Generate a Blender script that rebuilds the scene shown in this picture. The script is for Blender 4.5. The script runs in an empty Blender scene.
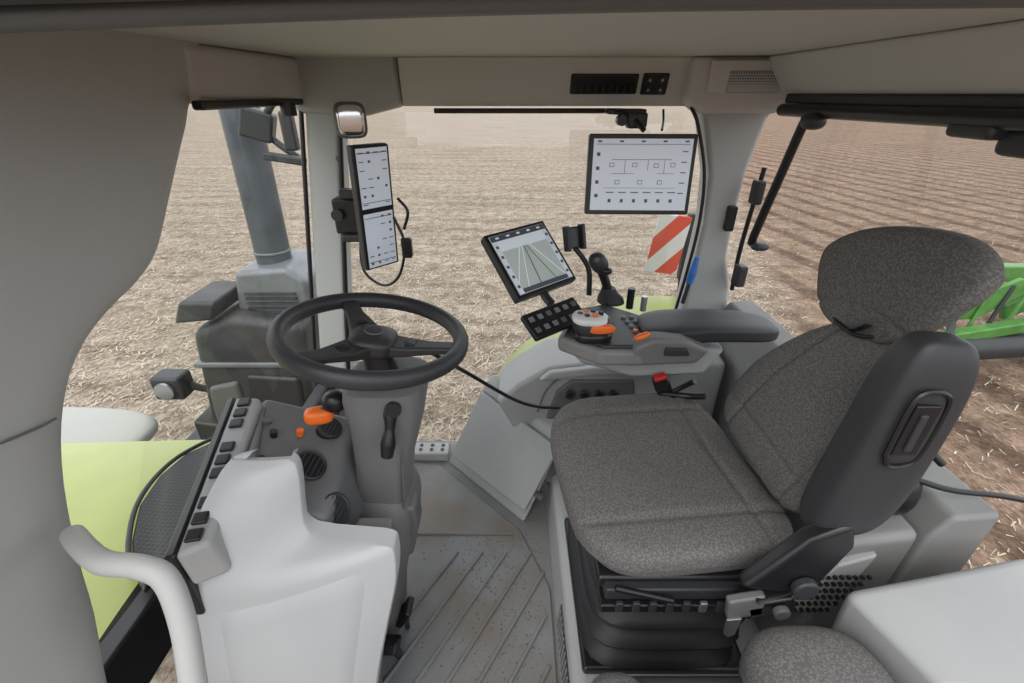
import bpy, bmesh, math, random
from mathutils import Vector, Matrix
random.seed(4)
sc=bpy.context.scene
V=Vector
# ---------------- materials ----------------
def mat(name,col,rough=.5,metal=0,bump=0,bscale=200,var=0,vscale=6,emit=0,col2=None,spec=.5):
    m=bpy.data.materials.new(name);m.use_nodes=True
    nt=m.node_tree;b=nt.nodes['Principled BSDF']
    b.inputs['Base Color'].default_value=(*col,1);b.inputs['Roughness'].default_value=rough;b.inputs['Metallic'].default_value=metal
    b.inputs['Specular IOR Level'].default_value=spec
    if emit:
        b.inputs['Emission Color'].default_value=(*col,1);b.inputs['Emission Strength'].default_value=emit
    if bump or var or col2:
        tc=nt.nodes.new('ShaderNodeTexCoord')
    if bump:
        n=nt.nodes.new('ShaderNodeTexNoise');n.inputs['Scale'].default_value=bscale;n.inputs['Detail'].default_value=2
        nt.links.new(tc.outputs['Object'],n.inputs['Vector'])
        bp=nt.nodes.new('ShaderNodeBump');bp.inputs['Strength'].default_value=bump;bp.inputs['Distance'].default_value=.002
        nt.links.new(n.outputs['Fac'],bp.inputs['Height']);nt.links.new(bp.outputs['Normal'],b.inputs['Normal'])
    if var or col2:
        n=nt.nodes.new('ShaderNodeTexNoise');n.inputs['Scale'].default_value=vscale;n.inputs['Detail'].default_value=6
        nt.links.new(tc.outputs['Object'],n.inputs['Vector'])
        r=nt.nodes.new('ShaderNodeValToRGB')
        c2=col2 if col2 else tuple(c*(1-var) for c in col)
        r.color_ramp.elements[0].position=.38;r.color_ramp.elements[1].position=.62
        r.color_ramp.elements[0].color=(*c2,1);r.color_ramp.elements[1].color=(*col,1)
        nt.links.new(n.outputs['Fac'],r.inputs['Fac']);nt.links.new(r.outputs['Color'],b.inputs['Base Color'])
    return m
M_light=mat('plastic_light',(.36,.36,.36),.5,bump=.15,bscale=400,var=.08,vscale=5)
M_shell=mat('plastic_shell',(.46,.472,.485),.42,bump=.1,bscale=400)
M_grey=mat('plastic_grey',(.215,.213,.21),.55,bump=.2,bscale=400,var=.14,vscale=7)
M_col=mat('plastic_column',(.155,.155,.157),.5,bump=.2,bscale=400)
M_mid=mat('plastic_mid',(.12,.12,.122),.5,bump=.2,bscale=400)
M_pil=mat('pillar_grey',(.42,.42,.412),.55,bump=.15,bscale=500)
M_head=mat('headliner',(.55,.53,.50),.8,bump=.25,bscale=600)
M_dark=mat('plastic_dark',(.030,.031,.035),.45,bump=.2,bscale=500)
M_black=mat('plastic_black',(.010,.010,.012),.35)
M_rub=mat('rubber_black',(.014,.014,.016),.55,bump=.2,bscale=300)
M_leather=mat('leather_wheel',(.030,.031,.036),.45,bump=.3,bscale=350)
M_orange=mat('orange_plastic',(.85,.16,.02),.35)
M_red=mat('red_plastic',(.6,.02,.02),.4)
M_white=mat('white_plastic',(.7,.7,.69),.4)
M_blue=mat('blue_bristle',(.03,.16,.5),.5)
M_green=mat('hood_green',(.36,.41,.13),.25,var=.12,vscale=3)
M_fgreen=mat('fender_lime',(.33,.38,.12),.3)
M_igreen=mat('implement_green',(.09,.25,.05),.45,var=.3)
M_steel=mat('steel',(.5,.5,.5),.35,metal=.9)
M_alu=mat('alu_exhaust',(.21,.22,.24),.4,metal=.2,var=.25,vscale=8)
M_pipe=mat('exhaust_pipe',(.11,.125,.145),.35,metal=.3,var=.35,vscale=6)
M_scr=mat('screen_white',(.58,.62,.70),.25,emit=.28)
M_scr2=mat('screen_map',(.42,.47,.46),.25,emit=.25)
M_sky=mat('screen_sky',(.62,.68,.74),.25,emit=.3)
M_line=mat('screen_line',(.75,.78,.80),.3,emit=.3)
M_ink=mat('screen_ink',(.10,.11,.14),.4)
M_cream=mat('cream_panel',(.38,.38,.35),.5)
M_cloudy=mat('dusty_dark',(.055,.055,.06),.55,var=.4,vscale=10)

def fabric():
    m=mat('seat_fabric',(.115,.105,.098),.95)
    nt=m.node_tree;b=nt.nodes['Principled BSDF']
    tc=nt.nodes.new('ShaderNodeTexCoord')
    v=nt.nodes.new('ShaderNodeTexVoronoi');v.inputs['Scale'].default_value=220;v.inputs['Randomness'].default_value=.9
    nt.links.new(tc.outputs['Object'],v.inputs['Vector'])
    r=nt.nodes.new('ShaderNodeValToRGB')
    r.color_ramp.elements[0].position=.1;r.color_ramp.elements[0].color=(.195,.186,.180,1)
    r.color_ramp.elements[1].position=.65;r.color_ramp.elements[1].color=(.112,.106,.103,1)
    nt.links.new(v.outputs['Distance'],r.inputs['Fac']);nt.links.new(r.outputs['Color'],b.inputs['Base Color'])
    bp=nt.nodes.new('ShaderNodeBump');bp.inputs['Strength'].default_value=.2;bp.inputs['Distance'].default_value=.001;bp.invert=True
    nt.links.new(v.outputs['Distance'],bp.inputs['Height']);nt.links.new(bp.outputs['Normal'],b.inputs['Normal'])
    b.inputs['Specular IOR Level'].default_value=.2
    return m
M_fab=fabric()

def glass():
    m=bpy.data.materials.new('window_glass');m.use_nodes=True;nt=m.node_tree
    nt.nodes.clear();o=nt.nodes.new('ShaderNodeOutputMaterial')
    t=nt.nodes.new('ShaderNodeBsdfTransparent');t.inputs[0].default_value=(.96,.98,.975,1)
    g=nt.nodes.new('ShaderNodeBsdfGlossy');g.inputs['Roughness'].default_value=.03
    mx=nt.nodes.new('ShaderNodeMixShader');mx.inputs[0].default_value=.06
    nt.links.new(t.outputs[0],mx.inputs[1]);nt.links.new(g.outputs[0],mx.inputs[2]);nt.links.new(mx.outputs[0],o.inputs[0])
    return m
M_glass=glass()

def field():
    m=bpy.data.materials.new('stubble_field');m.use_nodes=True;nt=m.node_tree;b=nt.nodes['Principled BSDF']
    b.inputs['Roughness'].default_value=.95;b.inputs['Specular IOR Level'].default_value=.1
    tc=nt.nodes.new('ShaderNodeTexCoord')
    def noise(s,d,sc3=None,rot=0):
        n=nt.nodes.new('ShaderNodeTexNoise');n.inputs['Scale'].default_value=s;n.inputs['Detail'].default_value=d
        n.inputs['Roughness'].default_value=.7
        if sc3:
            mp=nt.nodes.new('ShaderNodeMapping');mp.inputs['Scale'].default_value=sc3;mp.inputs['Rotation'].default_value=(0,0,rot)
            nt.links.new(tc.outputs['Object'],mp.inputs['Vector']);nt.links.new(mp.outputs[0],n.inputs['Vector'])
        else: nt.links.new(tc.outputs['Object'],n.inputs['Vector'])
        return n
    n1=noise(4,12);n3=noise(.9,6,(.25,2.2,1),.05);n4=noise(30,5,(1,.45,1))
    r1=nt.nodes.new('ShaderNodeValToRGB')
    e=r1.color_ramp.elements
    e[0].position=.38;e[0].color=(.145,.108,.084,1);e[1].position=.62;e[1].color=(.55,.475,.39,1)
    e2=r1.color_ramp.elements.new(.5);e2.color=(.315,.258,.208,1)
    mixf=nt.nodes.new('ShaderNodeMath');mixf.operation='MULTIPLY_ADD';mixf.inputs[1].default_value=.5
    nt.links.new(n1.outputs['Fac'],mixf.inputs[0])
    h=nt.nodes.new('ShaderNodeMath');h.operation='MULTIPLY';h.inputs[1].default_value=.5
    nt.links.new(n4.outputs['Fac'],h.inputs[0]);nt.links.new(h.outputs[0],mixf.inputs[2])
    nt.links.new(mixf.outputs[0],r1.inputs['Fac'])
    r2=nt.nodes.new('ShaderNodeValToRGB');r2.color_ramp.elements[0].position=.38;r2.color_ramp.elements[0].color=(.74,.70,.67,1)
    r2.color_ramp.elements[1].position=.6;r2.color_ramp.elements[1].color=(1.08,1.08,1.07,1)
    nt.links.new(n3.outputs['Fac'],r2.inputs['Fac'])
    mx=nt.nodes.new('ShaderNodeMix');mx.data_type='RGBA';mx.blend_type='MULTIPLY';mx.inputs[0].default_value=1
    nt.links.new(r1.outputs['Color'],mx.inputs[6]);nt.links.new(r2.outputs['Color'],mx.inputs[7])
    sx=nt.nodes.new('ShaderNodeSeparateXYZ');nt.links.new(tc.outputs['Object'],sx.inputs[0])
    ma=nt.nodes.new('ShaderNodeMath');ma.operation='MULTIPLY_ADD';ma.inputs[1].default_value=.9;ma.inputs[2].default_value=-1.2
    nt.links.new(sx.outputs['X'],ma.inputs[0])
    mb=nt.nodes.new('ShaderNodeMath');mb.operation='MULTIPLY_ADD';mb.inputs[1].default_value=-.32;mb.use_clamp=True
    nt.links.new(sx.outputs['Y'],mb.inputs[0]);nt.links.new(ma.outputs[0],mb.inputs[2])
    wv=nt.nodes.new('ShaderNodeTexWave');wv.bands_direction='X';wv.inputs['Scale'].default_value=.30;wv.inputs['Distortion'].default_value=1.0;wv.inputs['Detail'].default_value=3;wv.inputs['Detail Scale'].default_value=2
    mp=nt.nodes.new('ShaderNodeMapping');mp.inputs['Rotation'].default_value=(0,0,math.radians(-8));nt.links.new(tc.outputs['Object'],mp.inputs['Vector']);nt.links.new(mp.outputs[0],wv.inputs['Vector'])
    r3=nt.nodes.new('ShaderNodeValToRGB');r3.color_ramp.elements[0].position=.10;r3.color_ramp.elements[0].color=(.46,.37,.33,1)
    r3.color_ramp.elements[1].position=.35;r3.color_ramp.elements[1].color=(.80,.67,.61,1)
    nt.links.new(wv.outputs['Fac'],r3.inputs['Fac'])
    mx2=nt.nodes.new('ShaderNodeMix');mx2.data_type='RGBA';mx2.blend_type='MULTIPLY'
    nt.links.new(r3.outputs['Color'],mx2.inputs[7])
    nt.links.new(mb.outputs[0],mx2.inputs[0]);nt.links.new(mx.outputs[2],mx2.inputs[6])
    nt.links.new(mx2.outputs[2],b.inputs['Base Color'])
    bp=nt.nodes.new('ShaderNodeBump');bp.inputs['Strength'].default_value=1;bp.inputs['Distance'].default_value=.07
    nt.links.new(mixf.outputs[0],bp.inputs['Height']);nt.links.new(bp.outputs['Normal'],b.inputs['Normal'])
    return m
M_field=field()

# ---------------- mesh helpers ----------------
def link(o,parent=None):
    bpy.context.collection.objects.link(o)
    if parent: o.parent=parent
    return o
def grp(name,loc=(0,0,0)):
    o=bpy.data.objects.new(name,None);o.empty_display_size=.05;bpy.context.collection.objects.link(o);return o
def finish(bm,name,m,parent=None,bevel=0,smooth=True,seg=3,ang=35):
    bmesh.ops.recalc_face_normals(bm,faces=bm.faces)
    me=bpy.data.meshes.new(name);bm.to_mesh(me);bm.free()
    if smooth:
        for p in me.polygons:p.use_smooth=True
        me.set_sharp_from_angle(angle=math.radians(ang))
    o=bpy.data.objects.new(name,me);me.materials.append(m);link(o,parent)
    if bevel:
        b=o.modifiers.new('b','BEVEL');b.width=bevel;b.segments=seg;b.limit_method='ANGLE';b.angle_limit=math.radians(30)
        b.harden_normals=True
    return o
def box(name,c,s,m,parent=None,bevel=.006,rot=(0,0,0),taper=None):
    bm=bmesh.new();bmesh.ops.create_cube(bm,size=1)
    R=Matrix.Rotation(rot[2],3,'Z')@Matrix.Rotation(rot[1],3,'Y')@Matrix.Rotation(rot[0],3,'X')
    for v in bm.verts:
        k=1
        if taper and v.co.z>0:k=taper
        v.co=R@V((v.co.x*s[0]*k,v.co.y*s[1]*k,v.co.z*s[2]))+V(c)
    return finish(bm,name,m,parent,bevel)
def prism(name,pts,off,m,parent=None,bevel=.01,seg=3):
    bm=bmesh.new();off=V(off)
    a=[bm.verts.new(V(p)) for p in pts];b=[bm.verts.new(V(p)+off) for p in pts]
    bm.faces.new(a);bm.faces.new(b[::-1]);n=len(a)
    for i in range(n):bm.faces.new((a[i],b[i],b[(i+1)%n],a[(i+1)%n]))
    return finish(bm,name,m,parent,bevel,seg=seg)
def hexa(name,b4,t4,m,parent=None,bevel=.01,seg=3):
    bm=bmesh.new();a=[bm.verts.new(V(p)) for p in b4];b=[bm.verts.new(V(p)) for p in t4]
    bm.faces.new(a);bm.faces.new(b[::-1])
    for i in range(4):bm.faces.new((a[i],b[i],b[(i+1)%4],a[(i+1)%4]))
    return finish(bm,name,m,parent,bevel,seg=seg)
def smoothpts(pts,k=8):
    P=[V(p) for p in pts];out=[]
    for i in range(len(P)-1):
        p0=P[i-1] if i>0 else P[i]*2-P[i+1];p1=P[i];p2=P[i+1];p3=P[i+2] if i+2<len(P) else P[i+1]*2-P[i]
        for j in range(k):
            t=j/k
            out.append(.5*((2*p1)+(p2-p0)*t+(2*p0-5*p1+4*p2-p3)*t*t+(3*p1-p0-3*p2+p3)*t**3))
    out.append(P[-1]);return out
def tube(name,pts,r,m,parent=None,k=8,n=12,smooth=True,flat=1,radii=None):
    Q=smoothpts(pts,k) if smooth and len(pts)>2 else [V(p) for p in pts]
    bm=bmesh.new();rings=[];up=None
    N=len(Q)
    for i,q in enumerate(Q):
        t=(Q[min(i+1,N-1)]-Q[max(i-1,0)]).normalized()
        if up is None: up=t.orthogonal().normalized() if abs(t.z)>.9 else V((0,0,1))
        s=t.cross(up)
        if s.length<1e-4:s=t.orthogonal()
        s.normalize();up=s.cross(t).normalized()
        rr=r
        if radii:
            f=i/(N-1)*(len(radii)-1);a=int(min(f,len(radii)-2));rr=radii[a]*(1-(f-a))+radii[a+1]*(f-a)
        rings.append([bm.verts.new(q+s*math.cos(2*math.pi*j/n)*rr+up*math.sin(2*math.pi*j/n)*rr*flat) for j in range(n)])
    for i in range(N-1):
        for j in range(n):bm.faces.new((rings[i][j],rings[i][(j+1)%n],rings[i+1][(j+1)%n],rings[i+1][j]))
    bm.faces.new(rings[0][::-1]);bm.faces.new(rings[-1])
    return finish(bm,name,m,parent,0,ang=50)
def cyl(name,a,b,r,m,parent=None,r2=None,n=28,bevel=0):
    a=V(a);b=V(b);r2=r if r2 is None else r2
    t=(b-a).normalized();u=t.orthogonal().normalized();w=t.cross(u)
    bm=bmesh.new();A=[];B=[]
    for j in range(n):
        d=u*math.cos(2*math.pi*j/n)+w*math.sin(2*math.pi*j/n)
        A.append(bm.verts.new(a+d*r));B.append(bm.verts.new(b+d*r2))
    bm.faces.new(A[::-1]);bm.faces.new(B)
    for j in range(n):bm.faces.new((A[j],A[(j+1)%n],B[(j+1)%n],B[j]))
    return finish(bm,name,m,parent,bevel)
def warp(name,n,fn,m,parent=None,e=5):
    bm=bmesh.new();bmesh.ops.create_cube(bm,size=2)
    bmesh.ops.subdivide_edges(bm,edges=bm.edges[:],cuts=n,use_grid_fill=True)
    for v in bm.verts:
        c=v.co;r=(abs(c.x)**e+abs(c.y)**e+abs(c.z)**e)**(1/e)
        v.co=V(fn(c.x/r,c.y/r,c.z/r))
    return finish(bm,name,m,parent,0,ang=70)
def ell(name,c,s,m,parent=None,e=2.3,rot=(0,0,0),n=10):
    R=Matrix.Rotation(rot[2],3,'Z')@Matrix.Rotation(rot[1],3,'Y')@Matrix.Rotation(rot[0],3,'X')
    return warp(name,n,lambda x,y,z:R@V((x*s[0],y*s[1],z*s[2]))+V(c),m,parent,e)
def torus(name,c,R,r,m,parent=None,axis=(0,0,1),n=64,k=14,flat=1):
    ax=V(axis).normalized();u=ax.orthogonal().normalized();w=ax.cross(u);bm=bmesh.new();rings=[]
    for i in range(n):
        d=u*math.cos(2*math.pi*i/n)+w*math.sin(2*math.pi*i/n)
        rings.append([bm.verts.new(V(c)+d*(R+r*math.cos(2*math.pi*j/k))+ax*r*flat*math.sin(2*math.pi*j/k)) for j in range(k)])
    for i in range(n):
        for j in range(k):bm.faces.new((rings[i][j],rings[(i+1)%n][j],rings[(i+1)%n][(j+1)%k],rings[i][(j+1)%k]))
    return finish(bm,name,m,parent,0)
def pane(name,pts,m):
    bm=bmesh.new();bm.faces.new([bm.verts.new(V(p)) for p in pts]);return finish(bm,name,m,None,0,False)
def frame_box(name,c,u,v,size,depth,m,parent,bevel=.004,off=0,du=0,dv=0):
    u=V(u).normalized();v=V(v);v=(v-u*v.dot(u)).normalized();n=u.cross(v)
    c=V(c)+u*du+v*dv+n*off
    bm=bmesh.new();bmesh.ops.create_cube(bm,size=1)
    for q in bm.verts:q.co=c+u*q.co.x*size[0]+v*q.co.y*size[1]+n*q.co.z*depth
    return finish(bm,name,m,parent,bevel)
def frame_poly(name,c,u,v,pts,off,m,parent):
    u=V(u).normalized();v=V(v);v=(v-u*v.dot(u)).normalized();n=u.cross(v)
    return prism(name,[V(c)+u*a+v*b+n*off for a,b in pts],n*.0006,m,parent,0)
def grid(name,rows,m,parent=None,bevel=0,ang=35,seg=3):
    bm=bmesh.new();R=[[bm.verts.new(V(p)) for p in r] for r in rows]
    for i in range(len(R)-1):
        for j in range(len(R[0])-1):bm.faces.new((R[i][j],R[i][j+1],R[i+1][j+1],R[i+1][j]))
    return finish(bm,name,m,parent,bevel,ang=ang,seg=seg)

# ---------------- outside ----------------
bm=bmesh.new();bmesh.ops.create_grid(bm,x_segments=2,y_segments=2,size=400)
g=finish(bm,'ground_field',M_field,None,0,False);g.location=(0,0,-1.6)
vs=[];fs=[];rnd=random.Random(11)
for i in range(70000):
    y=2.0+rnd.random()**1.5*24;x=(rnd.random()*2-1)*(3+y*1.15)
    if x-.36*y>2.0 and rnd.random()<.85: continue
    if -.3<x<1.9 and y<3.2: continue
    a=rnd.random()*math.pi;L=rnd.uniform(.03,.11);w_=rnd.uniform(.002,.005)*(1+y*.06);tz=rnd.uniform(0,.3)
    dx,dy=math.cos(a)*L*.5,math.sin(a)*L*.5;px_,py_=-math.sin(a)*w_,math.cos(a)*w_
    z=-1.595+rnd.random()*.015;k=len(vs)
    vs+=[(x-dx-px_,y-dy-py_,z),(x-dx+px_,y-dy+py_,z+.004),(x+dx+px_,y+dy+py_,z+tz*L),(x+dx-px_,y+dy-py_,z+tz*L)]
    fs.append((k,k+1,k+2,k+3))
me=bpy.data.meshes.new('stubble_straw');me.from_pydata(vs,[],fs);me.materials.append(mat('straw',(.56,.49,.38),.8,col2=(.34,.28,.20),vscale=4))
link(bpy.data.objects.new('stubble_straw',me))

# hood
hood=grp('tractor_hood')
rows=[]
for x in [-.86,-.95,-1.1,-1.4,-1.8,-2.3,-2.9,-3.0]:
    row=[];k=(x+.86)/-2.1
    top=.54-.10*k*k-(.03 if x>-.87 else 0)
    for j in range(25):
        f=j/24*2-1
        yy=.80+f*.44*(1-.12*k)
        z=top-.05*abs(f)**2.5-.45*max(0,abs(f)-.86)/.14
        row.append((x,yy,z))
    rows.append(row)
grid('panel',rows,M_green,hood)
M_mesh=mat('grille_mesh',(.03,.03,.03),.5)
nt=M_mesh.node_tree;b=nt.nodes['Principled BSDF'];tc=nt.nodes.new('ShaderNodeTexCoord');vo=nt.nodes.new('ShaderNodeTexVoronoi');vo.inputs['Scale'].default_value=90;vo.inputs['Randomness'].default_value=0
nt.links.new(tc.outputs['Object'],vo.inputs['Vector']);rr=nt.nodes.new('ShaderNodeValToRGB');rr.color_ramp.elements[0].position=.45;rr.color_ramp.elements[0].color=(.006,.006,.006,1);rr.color_ramp.elements[1].position=.6;rr.color_ramp.elements[1].color=(.03,.033,.028,1)
nt.links.new(vo.outputs['Distance'],rr.inputs['Fac']);nt.links.new(rr.outputs['Color'],b.inputs['Base Color'])
prism('side_grille',[(-.80,1.16,.505),(-.93,1.15,.51),(-.985,1.06,.525),(-.995,.96,.532),(-.97,.85,.538),(-.91,.74,.54),(-.85,.66,.535),(-.80,.62,.53)],(0,0,.020),M_mesh,hood,.008)
tube('grille_rim',[(-.84,1.17,.525),(-.93,1.16,.53),(-.988,1.06,.545),(-1.0,.96,.552),(-.975,.85,.558),(-.915,.74,.56),(-.85,.655,.555)],.006,M_black,hood)
box('scuttle',(-.83,.82,.42),(.05,.85,.16),M_black,hood,.01)
ff=grp('front_fender')
ell('fender_shell',(-2.75,1.75,.0),(.95,.24,.06),M_cream,ff,4)
cyl('fender_tyre',(-2.75,1.55,-.9),(-2.75,2.0,-.9),.68,M_rub,ff,bevel=.05)

# exhaust / air intake stack
ex=grp('exhaust_stack')
cyl('pipe',(-1.25,2.33,.55),(-1.22,2.33,2.1),.085,M_pipe,ex)
torus('pipe_clamp',(-1.25,2.33,.78),.086,.007,M_alu,ex)
prism('intake_box',[(-1.42,2.16,.48),(-1.03,2.16,.48),(-1.03,2.16,.68),(-1.12,2.16,.74),(-1.38,2.16,.72)],(0,.36,0),M_alu,ex,.03)
for i in range(5): box('vent_slat_%d'%i,(-1.22,2.155,.505+i*.026),(.26,.02,.010),M_dark,ex,.002)
prism('canister',[(-1.72,2.05,-.30),(-1.12,2.05,-.30),(-1.05,2.05,.48),(-1.42,2.05,.53),(-1.62,2.05,.44)],(0,.42,0),M_cloudy,ex,.05)
prism('canister_cap',[(-1.66,2.02,.50),(-1.46,2.02,.52),(-1.42,2.02,.62),(-1.60,2.02,.62)],(0,.3,0),M_cloudy,ex,.02)
prism('canister_strap',[(-1.66,2.035,.24),(-1.08,2.035,.24),(-1.07,2.035,.27),(-1.65,2.035,.27)],(0,.05,0),M_alu,ex,.01)
prism('canister_cover',[(-1.42,2.03,-.12),(-1.14,2.03,-.12),(-1.12,2.03,.18),(-1.40,2.03,.20)],(0,.05,0),M_dark,ex,.03)
prism('canister_side',[(-1.66,2.03,-.25),(-1.46,2.03,-.25),(-1.45,2.03,.16),(-1.62,2.03,.12)],(0,.05,0),M_mid,ex,.03)
prism('bracket',[(-1.75,2.0,-.22),(-1.05,2.0,-.30),(-1.05,2.0,-.2),(-1.75,2.0,-.08)],(0,.4,0),M_dark,ex,.02)
box('lamp_housing',(-1.85,2.1,.10),(.16,.12,.14),M_dark,ex,.02)
cyl('lamp_lens',(-1.85,2.035,.10),(-1.85,2.02,.10),.05,M_steel,ex)
tube('lamp_arm',[(-1.80,2.12,.10),(-1.74,2.15,.04),(-1.66,2.2,.0)],.02,M_dark,ex)
cyl('support_post',(-1.15,2.2,-.3),(-1.15,2.2,-1.1),.09,M_dark,ex)
box('steady_block',(-1.5,2.2,-.55),(.9,.5,.5),M_dark,ex,.04)
ma=grp('mirror_arm')
tube('arm',[(-.80,1.95,1.50),(-.92,1.98,1.46),(-.97,2.0,1.36),(-.86,2.0,1.26)],.014,M_dark,ma)
box('work_lamp',(-1.00,2.0,1.39),(.12,.08,.11),M_dark,ma,.012,rot=(0,.3,.2))
box('mount',(-.86,1.95,1.37),(.05,.04,.14),M_dark,ma,.01)
box('lamp_bracket',(-.90,1.95,1.27),(.16,.04,.03),M_dark,ma,.008,rot=(0,.15,0))

rf=grp('rear_fender')
def arcstrip(name,cx,cz,r0,r1,y0,y1,a0,a1,m,parent,n=40):
    bm=bmesh.new();R=[]
    for i in range(n+1):
        a=a0+(a1-a0)*i/n;cc,ss=math.cos(a),math.sin(a)
        R.append([bm.verts.new((cx+r0*cc,y0,cz+r0*ss)),bm.verts.new((cx+r1*cc,y0,cz+r1*ss)),bm.verts.new((cx+r1*cc,y1,cz+r1*ss)),bm.verts.new((cx+r0*cc,y1,cz+r0*ss))])
    for i in range(n):
        for j in range(4):bm.faces.new((R[i][j],R[i][(j+1)%4],R[i+1][(j+1)%4],R[i+1][j]))
    bm.faces.new(R[0]);bm.faces.new(R[-1][::-1]);return finish(bm,name,m,parent,.006)
arcstrip('lip',.76,-.42,.93,.98,1.86,2.25,math.radians(20),math.radians(165),M_fgreen,rf)
arcstrip('inner',.76,-.42,.86,.93,1.83,2.2,math.radians(20),math.radians(168),M_dark,rf)
cyl('tyre',(.8,2.3,-.72),(.8,2.95,-.72),.86,M_rub,rf,bevel=.06)

# warning board
wb=grp('warning_board')
M_sign=mat('sign_stripes',(.85,.85,.83),.5)
nt=M_sign.node_tree;b=nt.nodes['Principled BSDF'];tc=nt.nodes.new('ShaderNodeTexCoord')
sx=nt.nodes.new('ShaderNodeSeparateXYZ');nt.links.new(tc.outputs['Object'],sx.inputs[0])
ad=nt.nodes.new('ShaderNodeMath');ad.operation='SUBTRACT';nt.links.new(sx.outputs['X'],ad.inputs[0]);nt.links.new(sx.outputs['Z'],ad.inputs[1])
mu=nt.nodes.new('ShaderNodeMath');mu.operation='MULTIPLY';mu.inputs[1].default_value=4.6;nt.links.new(ad.outputs[0],mu.inputs[0])
fr=nt.nodes.new('ShaderNodeMath');fr.operation='FRACT';nt.links.new(mu.outputs[0],fr.inputs[0])
gt=nt.nodes.new('ShaderNodeMath');gt.operation='GREATER_THAN';gt.inputs[1].default_value=.5;nt.links.new(fr.outputs[0],gt.inputs[0])
mx=nt.nodes.new('ShaderNodeMix');mx.data_type='RGBA';mx.inputs[6].default_value=(.62,.62,.60,1);mx.inputs[7].default_value=(.58,.08,.045,1)
nt.links.new(gt.outputs[0],mx.inputs[0]);nt.links.new(mx.outputs[2],b.inputs['Base Color'])
box('board',(.815,2.36,.80),(.17,.015,.31),M_sign,wb,.004,rot=(0,.12,0))
box('board_holder',(.94,2.38,.78),(.07,.05,.36),M_dark,wb,.01)
cyl('post',(.93,2.40,.7),(.93,2.30,.3),.02,M_dark,wb)

# implement behind
im=grp('farm_implement')
box('frame_beam',(6.2,5.4,-.45),(1.9,.16,.20),M_igreen,im,.02,rot=(0,.05,.1))
box('frame_beam_low',(6.1,5.0,-1.0),(1.8,.14,.14),M_igreen,im,.02,rot=(0,-.12,.1))
prism('side_plate',[(5.15,5.1,-.98),(5.7,5.1,-.95),(6.3,5.1,-.50),(6.0,5.1,-.42),(5.2,5.1,-.85)],(0,.06,0),M_igreen,im,.02)
box('cross_plate',(6.5,5.25,-.72),(.9,.08,.22),M_igreen,im,.02,rot=(0,-.4,.1))
for i in range(8):
    cyl('tine_%d'%i,(5.5+i*.22,5.1,-.5),(5.35+i*.22,5.05,-1.25),.024,M_igreen if i%2 else M_dark,im)
cyl('roller',(5.3,4.9,-1.25),(7.2,5.1,-1.25),.16,M_dark,im)
tube('hitch',[(5.4,5.1,-.9),(5.0,4.6,-1.1),(4.7,4.2,-1.3)],.035,M_dark,im)

# ---------------- cab shell ----------------
box('floor',(.05,1.0,-.03),(1.75,1.5,.06),M_grey,None,.0)
M_floor=mat('floor_mat_rubber',(.205,.212,.22),.6,bump=.4,bscale=120,col2=(.165,.142,.12),vscale=3.5)
fm=grp('floor_mat')
prism('mat_base',[(-.60,.35,.0),(.13,.35,.0),(.13,.98,.0),(.03,1.22,.0),(-.32,1.57,.0),(-.45,1.59,.0),(-.60,1.3,.0)],(0,0,.012),M_floor,fm,.004)
for i in range(9):
    x0=-.62+i*.09
    a=V((x0,.42,.014));b_=V((x0+.42,1.12,.014))
    if b_.x>.11:
        f=(.11-a.x)/(b_.x-a.x);b_=a+(b_-a)*f
    if a.x<-.45:
        f=(-.45-a.x)/(b_.x-a.x);a=a+(b_-a)*f
    if (b_-a).length>.1: tube('rib_%d'%i,[a,b_],.0065,M_floor,fm,smooth=False,n=8)
tube('rib_cross',[(-.42,1.20,.014),(.0,1.20,.014)],.006,M_floor,fm,smooth=False,n=8)
box('sill_plate',(-.40,1.64,.03),(.22,.08,.05),M_light,fm,.01)
for i in range(4):
    for j in range(2): cyl('sill_bolt',(-.47+i*.05,1.625+j*.03,.055),(-.47+i*.05,1.625+j*.03,.060),.008,M_dark,fm,n=10)
M_mud=mat('mud',(.16,.115,.085),.9)
vs=[];fs=[];rnd=random.Random(5)
for i in range(800):
    x=rnd.gauss(-.02,.13);y=rnd.uniform(.62,1.2)
    if x>.11 or x<-.38: continue
    s=rnd.uniform(.0006,.0028);k=len(vs)
    vs+=[(x-s,y-s*.8,.0125),(x+s,y-s,.0125),(x+s*.9,y+s,.0125),(x-s,y+s*.7,.0125),(x,y,.0125+s)]
    fs+=[(k,k+1,k+4),(k+1,k+2,k+4),(k+2,k+3,k+4),(k+3,k,k+4)]
me=bpy.data.meshes.new('mud_crumbs');me.from_pydata(vs,[],fs);me.materials.append(M_mud);link(bpy.data.objects.new('mud_crumbs',me),fm)

# near left A pillar / windscreen surround
wf=grp('wall_front')
A=[(1.252,1.491),(1.204,1.475),(1.165,1.43),(1.120,1.385),(1.031,1.292),(.945,1.205),(.870,1.168),(.802,1.15),(.729,1.125),(.666,1.084),(.613,1.019),(.568,.928),(.528,.805),(.498,.682),(.450,.536),(.42,.40)]
As=[q for q in smoothpts([(0,a,b) for a,b in A],3)]
rows=[]
for i,q in enumerate(As):
    f=i/(len(As)-1)
    if f<.4: oy,oz=1.252+(.12-1.252)*f/.4,1.62
    else: oy,oz=.12,1.62+(.35-1.62)*(f-.4)/.6
    d=V((0,oy-q.y,oz-q.z));L=d.length;d.normalize()
    row=[]
    for (x,dd) in [(-.785,0),(-.757,0),(-.745,.008),(-.735,.022),(-.727,.045),(-.721,.08),(-.718,.11)]:
        row.append((x,q.y+d.y*min(dd,L*.85),q.z+d.z*min(dd,L*.85)))
    row.append((-.715,q.y+d.y*(.5*L+.06),q.z+d.z*(.5*L+.06)))
    row.append((-.72,oy,oz))
    rows.append(row)
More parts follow.
